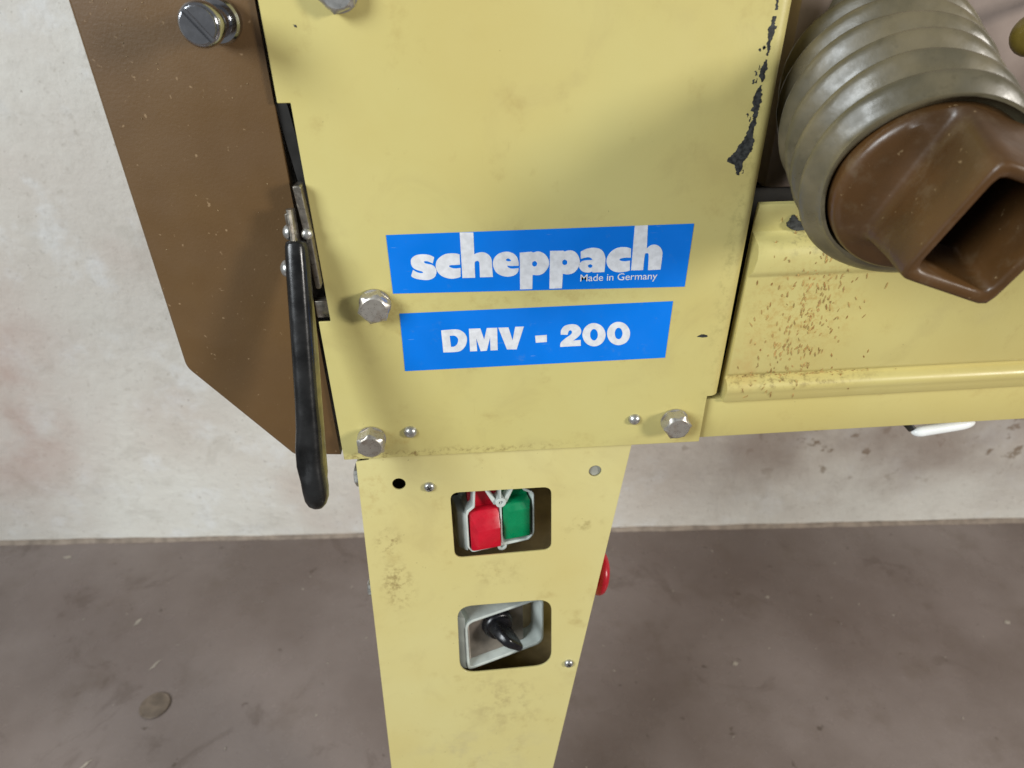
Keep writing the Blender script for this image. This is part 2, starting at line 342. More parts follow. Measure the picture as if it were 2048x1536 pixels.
# lettering outlines on the front panel, mm (x, z[, 1 = sharp corner])
GLYPHS=[
('s',[[(-58.4,955.0,1),(-59.6,951.1,1),(-61.6,952.2),(-63.6,952.8),(-64.9,952.5),(-64.4,951.5),(-62.5,950.8),(-60.0,950.1),(-58.3,948.4),(-57.6,946.1),(-58.0,943.9),(-59.1,942.0),(-61.2,940.7),(-63.8,940.2),(-66.8,940.5),(-70.1,941.2),(-72.6,942.3),(-73.6,943.4,1),(-72.1,947.4,1),(-70.1,945.9),(-68.1,945.1),(-66.1,945.1),(-66.5,946.0),(-68.8,946.8),(-71.4,948.2),(-72.7,950.2),(-73.0,952.2),(-72.6,954.4),(-70.9,956.1),(-68.8,957.0),(-65.8,957.3),(-62.5,957.0),(-60.0,956.1)]]),
('c',[[(-42.7,956.3,1),(-44.8,957.0),(-48.2,957.2),(-51.6,956.8),(-54.6,955.2),(-56.9,952.9),(-57.8,950.2),(-57.7,947.5),(-56.6,944.7),(-54.6,942.6),(-51.7,941.1),(-48.3,940.4),(-44.8,940.8),(-42.8,941.5,1),(-42.5,947.4,1),(-46.2,947.2),(-48.7,948.0),(-49.6,948.9),(-48.6,949.5),(-46.1,949.5),(-42.7,949.6,1)]]),
('h',[[(-41.9,970.3,1),(-33.6,970.0,1),(-33.6,956.0,1),(-31.7,956.8),(-29.1,957.2),(-26.6,956.7),(-24.1,954.7),(-22.9,952.0),(-22.8,949.2),(-22.4,940.5,1),(-30.6,940.6,1),(-30.6,949.6),(-31.0,951.2),(-31.9,951.7),(-33.1,951.2),(-33.6,949.5),(-33.6,940.5,1),(-41.7,940.6,1)]]),
('e',[[(-5.9,947.4,1),(-6.0,949.5),(-6.8,952.7),(-8.7,955.2),(-11.7,956.7),(-14.7,956.9),(-18.1,956.0),(-20.5,954.1),(-21.9,951.5),(-22.2,948.8),(-21.5,946.0),(-20.1,943.4),(-17.5,941.5),(-14.1,940.4),(-10.6,940.5),(-8.0,941.5),(-6.4,943.3),(-6.0,945.8,1),(-10.1,945.6),(-12.3,946.4),(-13.3,947.7,1),(-10.1,947.4)],[(-14.1,951.5),(-12.8,952.5),(-11.6,952.0),(-10.8,950.8),(-12.6,950.6)]]),
('p',[[(-5.3,956.0,1),(2.0,956.3,1),(3.4,955.8),(5.3,956.3),(7.5,956.1),(10.6,954.3),(12.8,951.0),(13.3,947.6),(12.1,944.3),(9.8,941.6),(6.6,940.5),(2.9,940.9,1),(2.8,931.1,1),(-5.1,931.2,1)],[(5.7,948.2),(5.4,947.1),(4.6,946.5),(3.7,946.5),(2.8,947.2),(2.5,948.3),(2.8,949.4),(3.6,950.0),(4.6,950.0),(5.4,949.3)]]),
('p',[[(13.7,956.4,1),(22.1,956.2,1),(23.1,955.7),(25.2,956.2),(28.4,955.8),(31.1,953.5),(32.6,950.2),(32.9,947.1),(31.8,944.1),(29.5,941.3),(25.8,940.2),(22.3,940.8,1),(22.1,930.8,1),(13.9,930.8,1)],[(24.9,948.4),(24.7,947.3),(23.9,946.7),(22.9,946.7),(22.0,947.4),(21.7,948.5),(21.9,949.6),(22.7,950.2),(23.7,950.1),(24.6,949.4)]]),
('a',[[(33.1,955.1,1),(36.8,956.8),(40.9,957.4),(45.2,956.5),(47.7,954.2),(49.1,950.6),(49.3,946.7),(49.2,940.8,1),(41.7,940.8,1),(41.1,941.5,1),(38.7,940.9),(35.4,941.6),(33.2,943.7),(32.6,946.3),(33.8,948.4),(36.1,949.2),(40.9,949.3,1),(40.0,950.6),(37.6,951.3),(33.4,950.4,1)],[(38.3,945.9),(39.7,946.5),(41.0,945.8),(40.9,944.5),(39.6,944.0),(38.5,944.8)]]),
('c',[[(65.1,956.0,1),(61.6,957.0),(57.3,956.9),(53.8,955.4),(51.1,952.5),(50.0,948.9),(50.7,945.5),(52.8,942.6),(55.9,940.8),(59.8,940.2),(63.0,940.5),(65.7,941.2,1),(65.2,947.8,1),(61.9,947.6),(59.4,948.0),(58.3,948.8),(59.3,949.6),(62.2,950.0),(65.6,949.9,1)]]),
('h',[[(66.2,970.6,1),(74.4,970.7,1),(75.3,955.6,1),(77.5,957.5),(80.6,957.9),(83.5,956.4),(85.4,953.6),(85.9,950.2),(85.8,941.0,1),(77.6,940.9,1),(77.0,950.6),(76.3,952.3),(75.2,952.4),(74.4,951.0),(74.4,941.1,1),(66.5,941.2,1)]]),
('D',[[(-57.5,904.2,1),(-47.9,904.5),(-43.9,903.0),(-41.3,899.8),(-40.8,895.9),(-42.1,891.6),(-45.3,888.2),(-49.5,887.4),(-57.1,887.5,1)],[(-52.1,899.9,1),(-48.8,899.8),(-47.0,898.1),(-46.7,895.8),(-47.7,893.1),(-49.6,891.6),(-51.7,891.5,1)]]),
('M',[[(-39.2,904.5,1),(-31.6,904.4,1),(-29.3,896.0,1),(-27.3,904.4,1),(-20.4,904.3,1),(-20.4,887.3,1),(-25.3,887.3,1),(-25.3,897.4,1),(-27.7,887.3,1),(-31.9,887.1,1),(-34.6,897.1,1),(-34.3,887.3,1),(-39.1,887.3,1)]]),
('V',[[(-19.7,904.3,1),(-12.9,904.2,1),(-10.2,894.3,1),(-8.4,904.4,1),(-2.6,904.3,1),(-7.5,887.2,1),(-14.1,887.5,1)]]),
('-',[[(5.0,897.0,1),(12.9,897.2,1),(13.1,891.8,1),(5.5,891.6,1)]]),
('2',[[(22.4,896.9,1),(22.5,900.3),(24.7,903.3),(28.8,904.4),(33.0,903.7),(35.7,900.8),(36.2,897.7),(34.4,894.7),(31.0,891.9,1),(36.2,892.2,1),(36.5,887.6,1),(22.3,887.5,1),(22.6,890.7),(25.7,893.9),(29.1,896.5),(30.0,898.4),(29.1,899.9),(27.7,899.3),(27.1,896.6,1)]]),
('0',[[(53.1,895.3),(52.9,892.5),(51.9,890.1),(50.3,888.2),(48.1,887.0),(45.7,886.7),(43.2,887.3),(40.9,888.7),(39.0,890.8),(37.8,893.3),(37.2,896.1),(37.5,898.8),(38.5,901.2),(40.1,903.0),(42.2,904.2),(44.6,904.5),(47.0,903.9),(49.3,902.6),(51.2,900.6),(52.5,898.0)],[(47.8,895.5),(47.7,893.6),(47.0,892.1),(46.0,891.3),(44.8,891.4),(43.7,892.3),(42.8,893.9),(42.5,895.8),(42.6,897.7),(43.3,899.2),(44.3,900.0),(45.5,899.9),(46.6,899.0),(47.4,897.5)]]),
('0',[[(70.0,895.3),(69.9,892.6),(69.0,890.1),(67.4,888.2),(65.2,887.1),(62.8,886.7),(60.3,887.3),(57.9,888.7),(56.0,890.8),(54.7,893.4),(54.1,896.2),(54.3,898.9),(55.3,901.3),(56.8,903.1),(58.9,904.3),(61.3,904.6),(63.8,904.0),(66.1,902.7),(68.0,900.6),(69.4,898.1)],[(64.8,895.6),(64.6,893.7),(64.0,892.2),(63.0,891.4),(61.8,891.5),(60.6,892.4),(59.8,894.0),(59.4,895.9),(59.5,897.8),(60.1,899.3),(61.1,900.1),(62.3,900.0),(63.5,899.1),(64.3,897.5)]])]


# ================================================================== SETTING
def grid_plane(name, o, ex, ey, nx, ny, mat, amp, seed):
    rnd = random.Random(seed); vs, fs = [], []; o, ex, ey = Vector(o), Vector(ex), Vector(ey); nrm = ex.cross(ey).normalized()
    for j in range(ny + 1):
        for i in range(nx + 1): vs.append(tuple(o + ex * (i / nx) + ey * (j / ny) + nrm * rnd.uniform(-amp, amp)))
    for j in range(ny):
        for i in range(nx):
            a = j * (nx + 1) + i; fs.append((a, a + 1, a + nx + 2, a + nx + 1))
    return mesh(name, vs, fs, mat, None, 60, False)
WA = Vector((-3000, 896, 0)); WB = Vector((3000, 536, 0)); WD = (WB - WA).normalized(); WN = Vector((WD.y, -WD.x, 0))   # WN faces the lathe
tag(grid_plane('floor', (-3000, -3000, 0), (6000, 0, 0), (0, 4000, 0), 60, 40, 'floor', 0.6, 1), 'grey-brown sealed concrete workshop floor', 'floor', kind='structure')
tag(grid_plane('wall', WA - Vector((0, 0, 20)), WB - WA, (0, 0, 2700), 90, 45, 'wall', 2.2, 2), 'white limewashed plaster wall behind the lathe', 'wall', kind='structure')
# thin mortar fillet where wall meets floor
vs, fs = [], []; rnd = random.Random(5); NX = 120
for i in range(NX + 1):
    p = WA.lerp(WB, i / NX); w_ = 9 + rnd.uniform(-1, 1.5); h_ = 7 + rnd.uniform(-.8, 1)
    for a, b in ((-6, h_), (3, h_), (w_ * 0.55, h_ * 0.45), (w_, 0.8), (w_ + 1, -4)):
        q = p + WN * a; vs.append((q.x, q.y, b))
for i in range(NX):
    for k in range(4): a = i * 5 + k; fs.append((a, a + 5, a + 6, a + 1))
tag(mesh('wall_fillet', vs, fs, 'fillet', None, 60), 'thin pale mortar fillet along the foot of the wall', 'fillet', kind='structure')
# round mortar plug in the floor
vs, fs = revolve([(25.5, -1), (26, 2.0), (24.5, 3.4), (22, 3.0), (20, 3.6), (8, 4.2)], lambda a, b, h: (-630 + a, 343 + b * 0.97, h), 28)
tag(mesh('floor_plug', vs, fs, 'floor_plug'), 'small round raised mortar plug set in the concrete floor', 'plug')

# ================================================================== LATHE
lathe = tag(empty('wood_lathe', (-30, 60, 0)), 'yellow and brown wood turning lathe on a tapered stand column', 'lathe')

# --- headstock front panel: one bent sheet with the lever slot cut out of its edge
vs = [(-136, 0, 1240), (-136, 0, 1045), (-129, 0, 1045), (-128, 0, 914), (-135.6, 0, 914), (-135.6, 0, 800.5), (132.5, 0, 798.5), (132.5, 0, 840), (134, 0, 840), (134, 0, 1240)]
fs = [tuple(range(10))]; base = len(vs); prev = (8, 9)
for k in range(1, 9):
    t = math.pi / 2 * k / 8; x, y = 134 + 8 * math.sin(t), 8 - 8 * math.cos(t)
    vs += [(x, y, 840), (x, y, 1240)]; fs.append((prev[0], len(vs) - 2, len(vs) - 1, prev[1])); prev = (len(vs) - 2, len(vs) - 1)
vs += [(142, 200, 840), (142, 200, 1240)]; fs.append((prev[0], len(vs) - 2, len(vs) - 1, prev[1]))
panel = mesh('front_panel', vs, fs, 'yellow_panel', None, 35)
md = panel.modifiers.new('s', 'SOLIDIFY'); md.thickness = 0.0016; md.offset = -1
md2 = panel.modifiers.new('b', 'BEVEL'); md2.width = 0.0005; md2.segments = 2; md2.limit_method = 'ANGLE'; md2.angle_limit = R_(50); md2.harden_normals = True
# make sure the front face looks at -Y
if panel.data.polygons[0].normal.y > 0: panel.data.flip_normals()
panel.parent = lathe; panel.matrix_parent_inverse = WORLD[lathe.name].inverted()
# closed inner box of the headstock
def bx(name, a, mat, parent, bev=0): 
    o = mesh(name, *box(*a), mat, parent, 35); return bevel_mesh(o, bev) if bev else o
bx('inner_box', (-127, 138, 14, 196, 806, 1236), 'dark', lathe)
bx('top_cover', (-136, 142, 0.0, 200, 1240.5, 1243), 'yellow_panel', lathe, 0.6)

def hexbolt(x, z, f, parent, af=18.5, h=9.5, rot=0.0, mat='zinc_rusty'):
    r = af / 2
    v, fc = revolve([(r * 1.02, 0), (r * 1.10, 0.4), (r * 1.10, 1.6), (r * 1.0, 1.9), (r, 2.0), (r, h - 2.0), (r * 0.94, h - 0.6), (r * 0.84, h)], lambda a, b, hh: (x + a, -(f + hh), z + b), 36, rot, {4, 5})
    o = mesh('hex_bolt', v, fc, mat, parent, 28); return o
hexbolt(-98, 925.5, 0, panel, 18.5, 11, 0.2)
hexbolt(-113, 819.5, 0, panel, 18.5, 12.5, 0.5)
hexbolt(110, 820.5, 0, panel, 18.5, 12, 0.1, 'zinc_rusty')
hexbolt(-96, 1096.5, 0, panel, 18, 9, 0.3, 'zinc')
def dome(name, o, d, r, h, parent, mat='zinc', slot=False):
    v, fc = revolve([(r, 0)] + [(r * math.cos(t), h * math.sin(t)) for t in [math.pi / 2 * k / 7 for k in range(1, 7)]] + [(0.3, h)], axis_xf(o, d), 24)
    return mesh(name, v, fc, mat, parent, 40)
dome('dome_rivet', (-85, 0, 823), (0, -1, 0), 5.0, 4.2, panel); dome('dome_rivet', (79.7, 0, 823.2), (0, -1, 0), 4.6, 4.0, panel)

# --- worn-through paint along the bend: jagged bare patches
def ragged(name, spine, parent, f, seed, step=0.6, mat='chip'):
    rnd = random.Random(seed); L, Rr = [], []; a_ = b_ = 0.0
    for i in range(len(spine) - 1):
        (x0, z0, l0, r0), (x1, z1, l1, r1) = spine[i], spine[i + 1]; n = max(2, int(math.hypot(x1 - x0, z1 - z0) / step))
        for k in range(n):
            t = k / n; a_ = 0.6 * a_ + rnd.uniform(-0.55, 0.55); b_ = 0.6 * b_ + rnd.uniform(-0.55, 0.55)
            x, z = x0 + (x1 - x0) * t, z0 + (z1 - z0) * t
            lw, rw = max(0.12, l0 + (l1 - l0) * t + a_), max(0.12, r0 + (r1 - r0) * t + b_)
            L.append((x - lw, z + rnd.uniform(-0.2, 0.2))); Rr.append((x + rw, z + rnd.uniform(-0.2, 0.2)))
    vs, fs = [], []
    for (a, b) in zip(L, Rr): vs += [(a[0], -f, a[1]), (b[0], -f, b[1]), (a[0], -f + (0.3 if f > 0 else 6), a[1]), (b[0], -f + (0.3 if f > 0 else 6), b[1])]
    for i in range(len(L) - 1):
        q = i * 4; fs += [(q, q + 1, q + 5, q + 4), (q, q + 4, q + 6, q + 2), (q + 1, q + 3, q + 7, q + 5)]
    return mesh(name, vs, fs, mat, parent, 0)
ragged('paint_chip', [(131.0, 1100, .5, .5), (131.0, 1094, 1.3, 1.2), (131.2, 1088, .5, .9), (131.7, 1085, .2, .3)], panel, 0.12, 1)
ragged('paint_chip', [(131.4, 1083, .3, .5), (131.2, 1077, 1.7, 1.6), (131.2, 1072, .6, 1.6), (131.0, 1067, 1.3, 1.0), (131.3, 1063, .2, .3)], panel, 0.12, 2)
ragged('paint_chip', [(131.0, 1062, .3, .5), (130.6, 1058, 2.2, 1.6), (130.3, 1053, 1.2, 1.9), (130.8, 1050, .3, .5)], panel, 0.12, 12)
ragged('paint_chip', [(130.6, 1049, .5, .8), (130.2, 1044, 2.0, 2.2), (130.3, 1037, 2.1, 1.7), (130.6, 1032, 1.0, 1.3), (130.2, 1027, 2.2, 1.4), (129.8, 1022, 2.6, 2.2), (128.6, 1017, 4.2, 3.8), (127.4, 1013, 5.5, 4.6), (126.2, 1010, 7.5, 4.4), (125.2, 1007.6, 7.5, 3.6), (125.8, 1005.6, 2.6, 2.4), (126.3, 1002, 1.5, 1.2), (126.6, 999, .5, .5)], panel, 0.12, 3)
rq = random.Random(77)
for k_ in range(16):
    zz = rq.uniform(1000, 1098); xx = 130.4 + (zz - 1050) * 0.012 + rq.choice((-1, 1)) * rq.uniform(2.0, 4.6) - (3 if zz < 1020 else 0); ww = rq.uniform(.15, .6)
    if xx < 134: ragged('paint_chip', [(xx, zz, .1, .1), (xx + .2, zz - rq.uniform(.6, 1.6), ww, ww), (xx, zz - rq.uniform(1.8, 3), .1, .1)], panel, 0.1, 40 + k_, 0.3)
ragged('paint_chip', [(120.5, 892.0, .4, 1.5), (121.5, 891, 3.0, 3.5), (122.5, 890, 4.5, 2.5), (122.5, 889.2, .5, 1.0)], panel, 0.12, 4, 0.25)
ragged('paint_chip', [(-120.5, 1082, .2, .4), (-119.8, 1081, .7, .6), (-119.4, 1080.4, .2, .2)], panel, 0.1, 6, 0.25)

# --- stickers with lettering
def sticker(name, pts, lab):
    o = plate(name, [pts], 0.02, 0.28, 'blue', lathe); o['label'] = lab; return o
st1 = sticker('name_sticker', [(-86.3, 970.2), (103.7, 970.6), (103.5, 928.2), (-86.1, 931.8)], 'blue sticker with the maker name in heavy white letters')
st2 = sticker('model_sticker', [(-83.4, 917.6), (97.0, 918.1), (96.8, 874.8), (-84.0, 874.2)], 'blue sticker with white model lettering')
for gi, (ch, loops) in enumerate(GLYPHS):
    lp = [catmull(l, 4) for l in loops]
    # letters that touch the sticker's edge are cut flush with it
    plate('letter', lp, 0.30, 0.42, 'white_print', st1 if gi < 9 else st2)
cu = bpy.data.curves.new('t', 'FONT'); cu.body = 'Made in Germany'; cu.size = 7.6; cu.offset = 0.02; cu.space_character = 0.98; cu.resolution_u = 3
ob = bpy.data.objects.new('t', cu); tm = ob.to_mesh()
xs = [v.co.x for v in tm.vertices]; s_ = 50.4 / (max(xs) - min(xs)); x0 = min(xs)
mesh('small_lettering', [(33.8 + (v.co.x - x0) * s_, -0.45, 935.1 - (v.co.x - x0) * s_ * 0.012 + v.co.y * s_ * 0.95) for v in tm.vertices], [tuple(p.vertices) for p in tm.polygons], 'white_print', st1, 0)
ob.to_mesh_clear(); bpy.data.objects.remove(ob)

# --- brown belt guard on the left end
gp = rounded([(-229.5, 1240), (-229, 882), (-172.5, 804), (-138.6, 801), (-138.6, 1240)], [0, 14, 5, 0, 0], 6)
n = len(gp); vs = [(x, 4, z) for x, z in gp] + [(x, 190, z) for x, z in gp]
fs = [tuple(range(n)), tuple(range(2 * n - 1, n - 1, -1))] + [(i, (i + 1) % n, (i + 1) % n + n, i + n) for i in range(n)]
guard = mesh('belt_guard', vs, fs, 'brown', None, 0)
b = bmesh.new(); b.from_mesh(guard.data)
es = [e for e in b.edges if all(abs(v.co.y - 0.004) < 1e-6 for v in e.verts) and not all(v.co.x > -0.1387 for v in e.verts) and not all(v.co.z > 1.239 for v in e.verts)]
bmesh.ops.bevel(b, geom=es, offset=0.0035, segments=4, profile=0.5, affect='EDGES'); b.to_mesh(guard.data); b.free()
for p in guard.data.polygons: p.use_smooth = True
guard.data.set_sharp_from_angle(angle=R_(14))
guard.parent = lathe; guard.matrix_parent_inverse = WORLD[lathe.name].inverted()
# tall slotted guard screw
xf0 = axis_xf((-157, 4, 1084), (0, -1, 0)); xf = lambda a, b_, h: xf0(a * 0.84, b_ * 0.84, h)
ts = tag(empty('guard_screw', (-158, 4, 1082), lathe))
v, f = revolve([(10.5, -1), (12.5, 0), (12.8, 2), (12.8, 6.5), (11.6, 8), (9.0, 8.2), (8.6, 9), (8.4, 17), (7.4, 18), (7.2, 19.5), (8.0, 21), (8.2, 27)], xf, 32); mesh('shank', v, f, 'chrome', ts, 30)
v, f = revolve([(7.0, 26.5), (10.8, 27.2), (11.8, 28.2), (11.8, 33.0), (11.3, 34.6), (10.2, 35.6), (10.0, 35.7)], xf, 40); hd = mesh('head', v, f, 'chrome', ts, 30)
# the slot: two raised half-moons on the head leave it open
ang = R_(-52); ca, sa = math.cos(ang), math.sin(ang)
for sgn in (1, -1):
    pts = []
    for k in range(17):
        t = math.asin(1.3 / 9.7) + (math.pi - 2 * math.asin(1.3 / 9.7)) * k / 16; pts.append((9.7 * math.cos(t), sgn * 9.7 * math.sin(t)))
    if sgn < 0: pts.reverse()
    plate('head_half', [[(a * ca - b_ * sa, a * sa + b_ * ca) for a, b_ in pts]], 35.2, 37.6, 'chrome', ts, xf, 0.5)
# charcoal belt plate showing in the slot
plate('belt_plate', [[(-139, 1046), (-132.5, 1046), (-126, 985), (-132, 985)]], -9, -6, 'dark_plate', lathe)
bx('slot_block', (-137.5, -127.5, 6, 14, 914, 926), 'steel', lathe, 0.8)

# --- belt tension lever with dipped grip
lv = empty('tension_lever', (-137, 2, 985), lathe)
def q(t): return (-137.2 - 6.4 * t, -10 - 50 * t, 971 - 149 * t)
path, rad = [], []
prof = [(-0.006, 5.2, 7), (0.0, 6.2, 8.2), (0.015, 6.8, 8.8), (0.1, 7.2, 9.2), (0.25, 7.3, 9.2), (0.45, 7.4, 9.2), (0.62, 7.7, 9.4), (0.72, 8.3, 9.6), (0.80, 9.0, 10), (0.87, 9.0, 10), (0.93, 8.5, 10), (0.98, 8.4, 9.8), (1.02, 7.8, 9), (1.045, 6.0, 7.2), (1.06, 3.4, 4.2), (1.065, 0.4, 0.5)]
for t, rx, ry in prof:
    p = Vector(q(t)); sh = -0.9 * math.exp(-((t - 0.84) / 0.07) ** 2) + 2.2 * max(0, (t - 0.86) / 0.2); p.x += sh; path.append(p); rad.append((rx, ry))
P2, R2 = [], []
for i in range(len(path) - 1):
    for k in range(3):
        t = k / 3; P2.append(path[i].lerp(path[i + 1], t)); R2.append(tuple(rad[i][j] * (1 - t) + rad[i + 1][j] * t for j in (0, 1)))
P2.append(path[-1]); R2.append(rad[-1])
R2 = [(a * 0.93, b_ * 0.93) for a, b_ in R2]
v, f = tube(P2, R2, 32, up=(1, 0, 0), pw=0.72); grip = mesh('grip', v, f, 'black_rubber', lv, 50)
# shallow thumb dent with a rolled lip on the lower end of the grip
for vt in grip.data.vertices:
    c = vt.co * 1000; t = (971 - c.z) / 149
    if 0.70 < t < 0.98 and c.y < -40 - 8:
        ax = c.x - (q(t)[0])
        vt.co.y += 0.0028 * math.exp(-((t - 0.83) / 0.07) ** 2) * math.exp(-((ax + 2.5) / 2.6) ** 2)
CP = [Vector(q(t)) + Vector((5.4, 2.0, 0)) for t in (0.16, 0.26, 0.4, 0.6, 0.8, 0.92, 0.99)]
v, f = tube(CP, [(0.6, 3), (1.8, 5), (2.4, 6), (2.7, 6.5), (3.2, 6.5), (3.6, 6.5), (2.4, 5)], 14); mesh('grip_edge_strip', v, f, 'edge_olive', lv, 50)  # thin olive strip laid along the grip's right edge
v, f = tube([(-138.0, -7, 990), (-138.0, -9, 976), (-138.2, -12, 962)], [(2.4, 4.5), (2.6, 5), (2.4, 5)], 12); bevel = mesh('flat_bar', v, f, 'steel', lv, 30)
plate('link_plate', [rounded([(-134.6, 1003), (-130.0, 1003), (-128.8, 975), (-128.6, 940), (-131.5, 940), (-132.5, 968)], 1.5, 3)], -2, 7.5, 'steel', lv, bev=0.8)
plate('link_plate', [rounded([(-141.0, 988), (-136.6, 990), (-135.2, 965), (-140.8, 963)], 1.2, 3)], 5, 11, 'steel', lv, bev=0.6)
dome('rivet', (-140.6, -9, 977), (-1, -0.15, 0.1), 4.6, 3.6, lv); dome('rivet', (-144.4, -14.5, 957), (-1, -0.15, 0.1), 5.2, 3.8, lv); dome('rivet', (-131, -7.5, 975), (0.25, -1, 0.1), 3.4, 2.4, lv)

# --- bed rail: folded sheet profile run along X
prof = [(-13, 977), (-12, 979), (-9.5, 978), (-9.2, 976.5), (-10.5, 972), (-13.5, 963), (-13.2, 959.5), (-11.5, 957.6), (-6.5, 955.8), (-2.0, 953.6), (0.2, 949.5), (0.9, 945), (0.7, 937), (-0.2, 934), (-1.6, 932.6), (-2.0, 931),
        (-2.1, 900), (-2.1, 858), (-3.0, 855.5), (-5.6, 853.6), (-5.6, 851.6), (-1.2, 849.6), (1.2, 847), (1.5, 844.4), (0.7, 841.5), (-0.8, 838), (-1.2, 833.5), (-1.9, 832.6), (-4.6, 832.6), (-4.6, 835), (-13, 835)]
XS = [146.2, 147.0] + [160 + (900 - 160) * k / 14 for k in range(0, 15)]
vs, fs = [], []
for x in XS:
    for fq, z in prof: vs.append((x + (max(0, min(3.2, (z - 932) * 0.4)) + (-1.0 if z > 958 else 0) if x < 150 else 0), -fq + (0.3 if x == XS[0] else 0), z))
n = len(prof)
for i in range(len(XS) - 1):
    for k in range(n): a, b_ = i * n + k, i * n + (k + 1) % n; fs.append((a, b_, b_ + n, a + n))
fs.append(tuple(range(n))); fs.append(tuple((len(XS) - 1) * n + k for k in range(n)))
rail = mesh('bed_rail', vs, fs, 'yellow_rail', lathe, 50)
bx('base_beam', (96, 900, 5, 120, 798.5, 834), 'yellow_rail', lathe, 0.8)
ragged('rail_wear', [(172, 970.5, .3, 1), (173, 967, 2, 4), (175, 963.5, 5, 6), (177, 961, 4, 7), (179, 959.8, 2, 3)], rail, -9.8, 9, 0.3, 'chip')
# plain grey-brown plate filling the space behind the hose
cg = bx('rear_plate', (168, 900, 50, 130, 975, 1330), 'rear_plate', lathe, 6)
bx('bed_core', (150, 900, 62, 118, 834.5, 974.5), 'dark', lathe)
kn = empty('handle', (283, 20, 1072), lathe)
v, f = tube([(288, 3, 1074), (345, 52, 1096)], [(3.2, 3.2)] * 2, 14, up=(0, 0, 1)); mesh('shaft', v, f, 'zinc', kn, 40)
v, f = revolve([(4, -11)] + [(11.5 * math.sin(t), -11.5 * math.cos(t)) for t in [math.pi * (0.12 + 0.88 * k / 12) for k in range(1, 12)]] + [(0.2, 11.5)], axis_xf((283, 0, 1072), (0, -1, 0)), 24); mesh('ball', v, f, 'knob', kn, 60)
# white clamp handle hanging under the bed
wc = empty('clamp_handle', (350, 30, 790), lathe)
v, f = tube([(317.5 + 54 * t, 15 + 2 * t, 783.0 + 5.5 * t) for t in [k / 24 for k in range(25)]], [(4.6 * w_, 4.6 * w_) for w_ in [max(0.15, min(1, (1 - (1 - min(1, k / 4)) ** 2) ** 0.5, (1 - (1 - min(1, (24 - k) / 6)) ** 2) ** 0.5)) for k in range(25)]], 18, up=(0, 1, 0)); mesh('bar', v, f, 'white_gloss', wc, 60)
v, f = tube([(312, 26, 799), (314, 23, 790), (319, 17, 784.5)], [(3, 5), (3, 5), (2.5, 4)], 12); mesh('bracket', v, f, 'dark_plate', wc, 50)
bx('clamp_nut', (392, 412, 22, 40, 790, 798), 'dark', lathe, 1.5)

# --- stand column (its face leans out towards the foot)
outer = rounded([(-128.2, -4.6), (-118.5, -3.6), (-118.5, 9), (83.2, 9), (-47, -800), (-142, -800)], [1.5, 0, 0, 0, 0, 0], 3)
c1 = rounded([(-59.9, -37.2), (19.3, -37.4), (19.6, -98.4), (-59.6, -100.6)], 7, 6)
c2 = rounded([(-60.6, -151.6), (20.0, -150.8), (20.4, -228), (-62.0, -229.6)], [14, 13, 17, 15], 8)
col = plate('column_face', [outer, c1, c2, circle(-98.2, -26.4, 5.1), circle(53.5, -25.4, 5.0)], -1.8, 0, 'yellow_column', lathe, col_xf, 0.35)
def side(name, a, b_, t):
    vs = [col_xf(x, s, fq) for (x, s) in (a, b_) for x in (x, x + t) for fq in (-1.9, -90)]
    return mesh(name, vs, [(0, 1, 3, 2), (4, 6, 7, 5), (0, 4, 5, 1), (2, 3, 7, 6), (0, 2, 6, 4), (1, 5, 7, 3)], 'yellow_column' if t < 0 else 'yellow_column', lathe, 0)
side('column_side', (-128.0, -6), (-141.6, -798), 1.8); side('column_side', (81.3, 0), (-48.6, -798), -1.8)
plate('column_back', [[(-126, 4), (79, 4), (-50, -798), (-139, -798)]], -66, -64, 'inner_brown', lathe, col_xf)
plate('hole_shade_disc', [circle(-98.2, -28, 14)], -20, -12, 'dark', col, col_xf)  # added dark disc so the hole reads as deep shade
plate('hole_plug', [circle(53.5, -25.4, 4.9)], -3.4, -1.9, 'grey_plug', col, col_xf, 0.3)
plate('foot_plate', [rounded([(-190, -140), (10, -140), (10, 120), (-190, 120)], 15, 5)], 0.5, 8, 'yellow_column', lathe, lambda a, b_, c: (a, b_, c), 1)
def cross_screw(x, s):
    fx = lambda a, b_, h: col_xf(x + a, s + b_, h)
    v, f = revolve([(4.3, 0), (4.2, 1.0), (3.6, 2.2), (2.6, 2.9), (1.2, 3.15), (0.3, 3.2)], fx, 24); o = mesh('screw', v, f, 'zinc', col, 40)
    for a in (0.5, 0.5 + math.pi / 2):
        ca, sa = math.cos(a), math.sin(a)
        plate('cross_slot', [[(x + u * ca - w_ * sa, s + u * sa + w_ * ca) for u, w_ in ((-2.1, -.45), (2.1, -.45), (2.1, .45), (-2.1, .45))]], 2.6, 3.3, 'dark', col, col_xf)
cross_screw(-75.4, -30.2); cross_screw(36, -226.5)
# fixings on the column's flanks
for s, r in ((-34.3, 9.5), (-150, 8)):
    o = Vector(col_xf(-128.3 + s * 0.017, s, -30)); v, f = revolve([(r, 0), (r, 1.5), (r * 0.86, 1.6), (r * 0.86, 6.5), (r * 0.7, 7.5)], axis_xf(o, (-1, 0, 0)), 24, 0, {2, 3}); mesh('side_bolt', v, f, 'zinc', col, 30)
es_ = empty('emergency_button', col_xf(57, -158, -40), lathe)
o = Vector(col_xf(58, -158, -40)); axf = axis_xf(o, (0.98, 0, -0.16))
v, f = revolve([(14, 0), (14, 5), (13, 6), (11, 6.2), (11, 9)], axf, 28); mesh('collar', v, f, 'black_plastic', es_, 40)
v, f = revolve([(12, 7.5), (18, 8), (20.5, 9.5), (20.8, 12), (19.6, 14.8), (16, 17), (10, 18.2), (1, 18.6)], axf, 36); mesh('red_head', v, f, 'red', es_, 60)

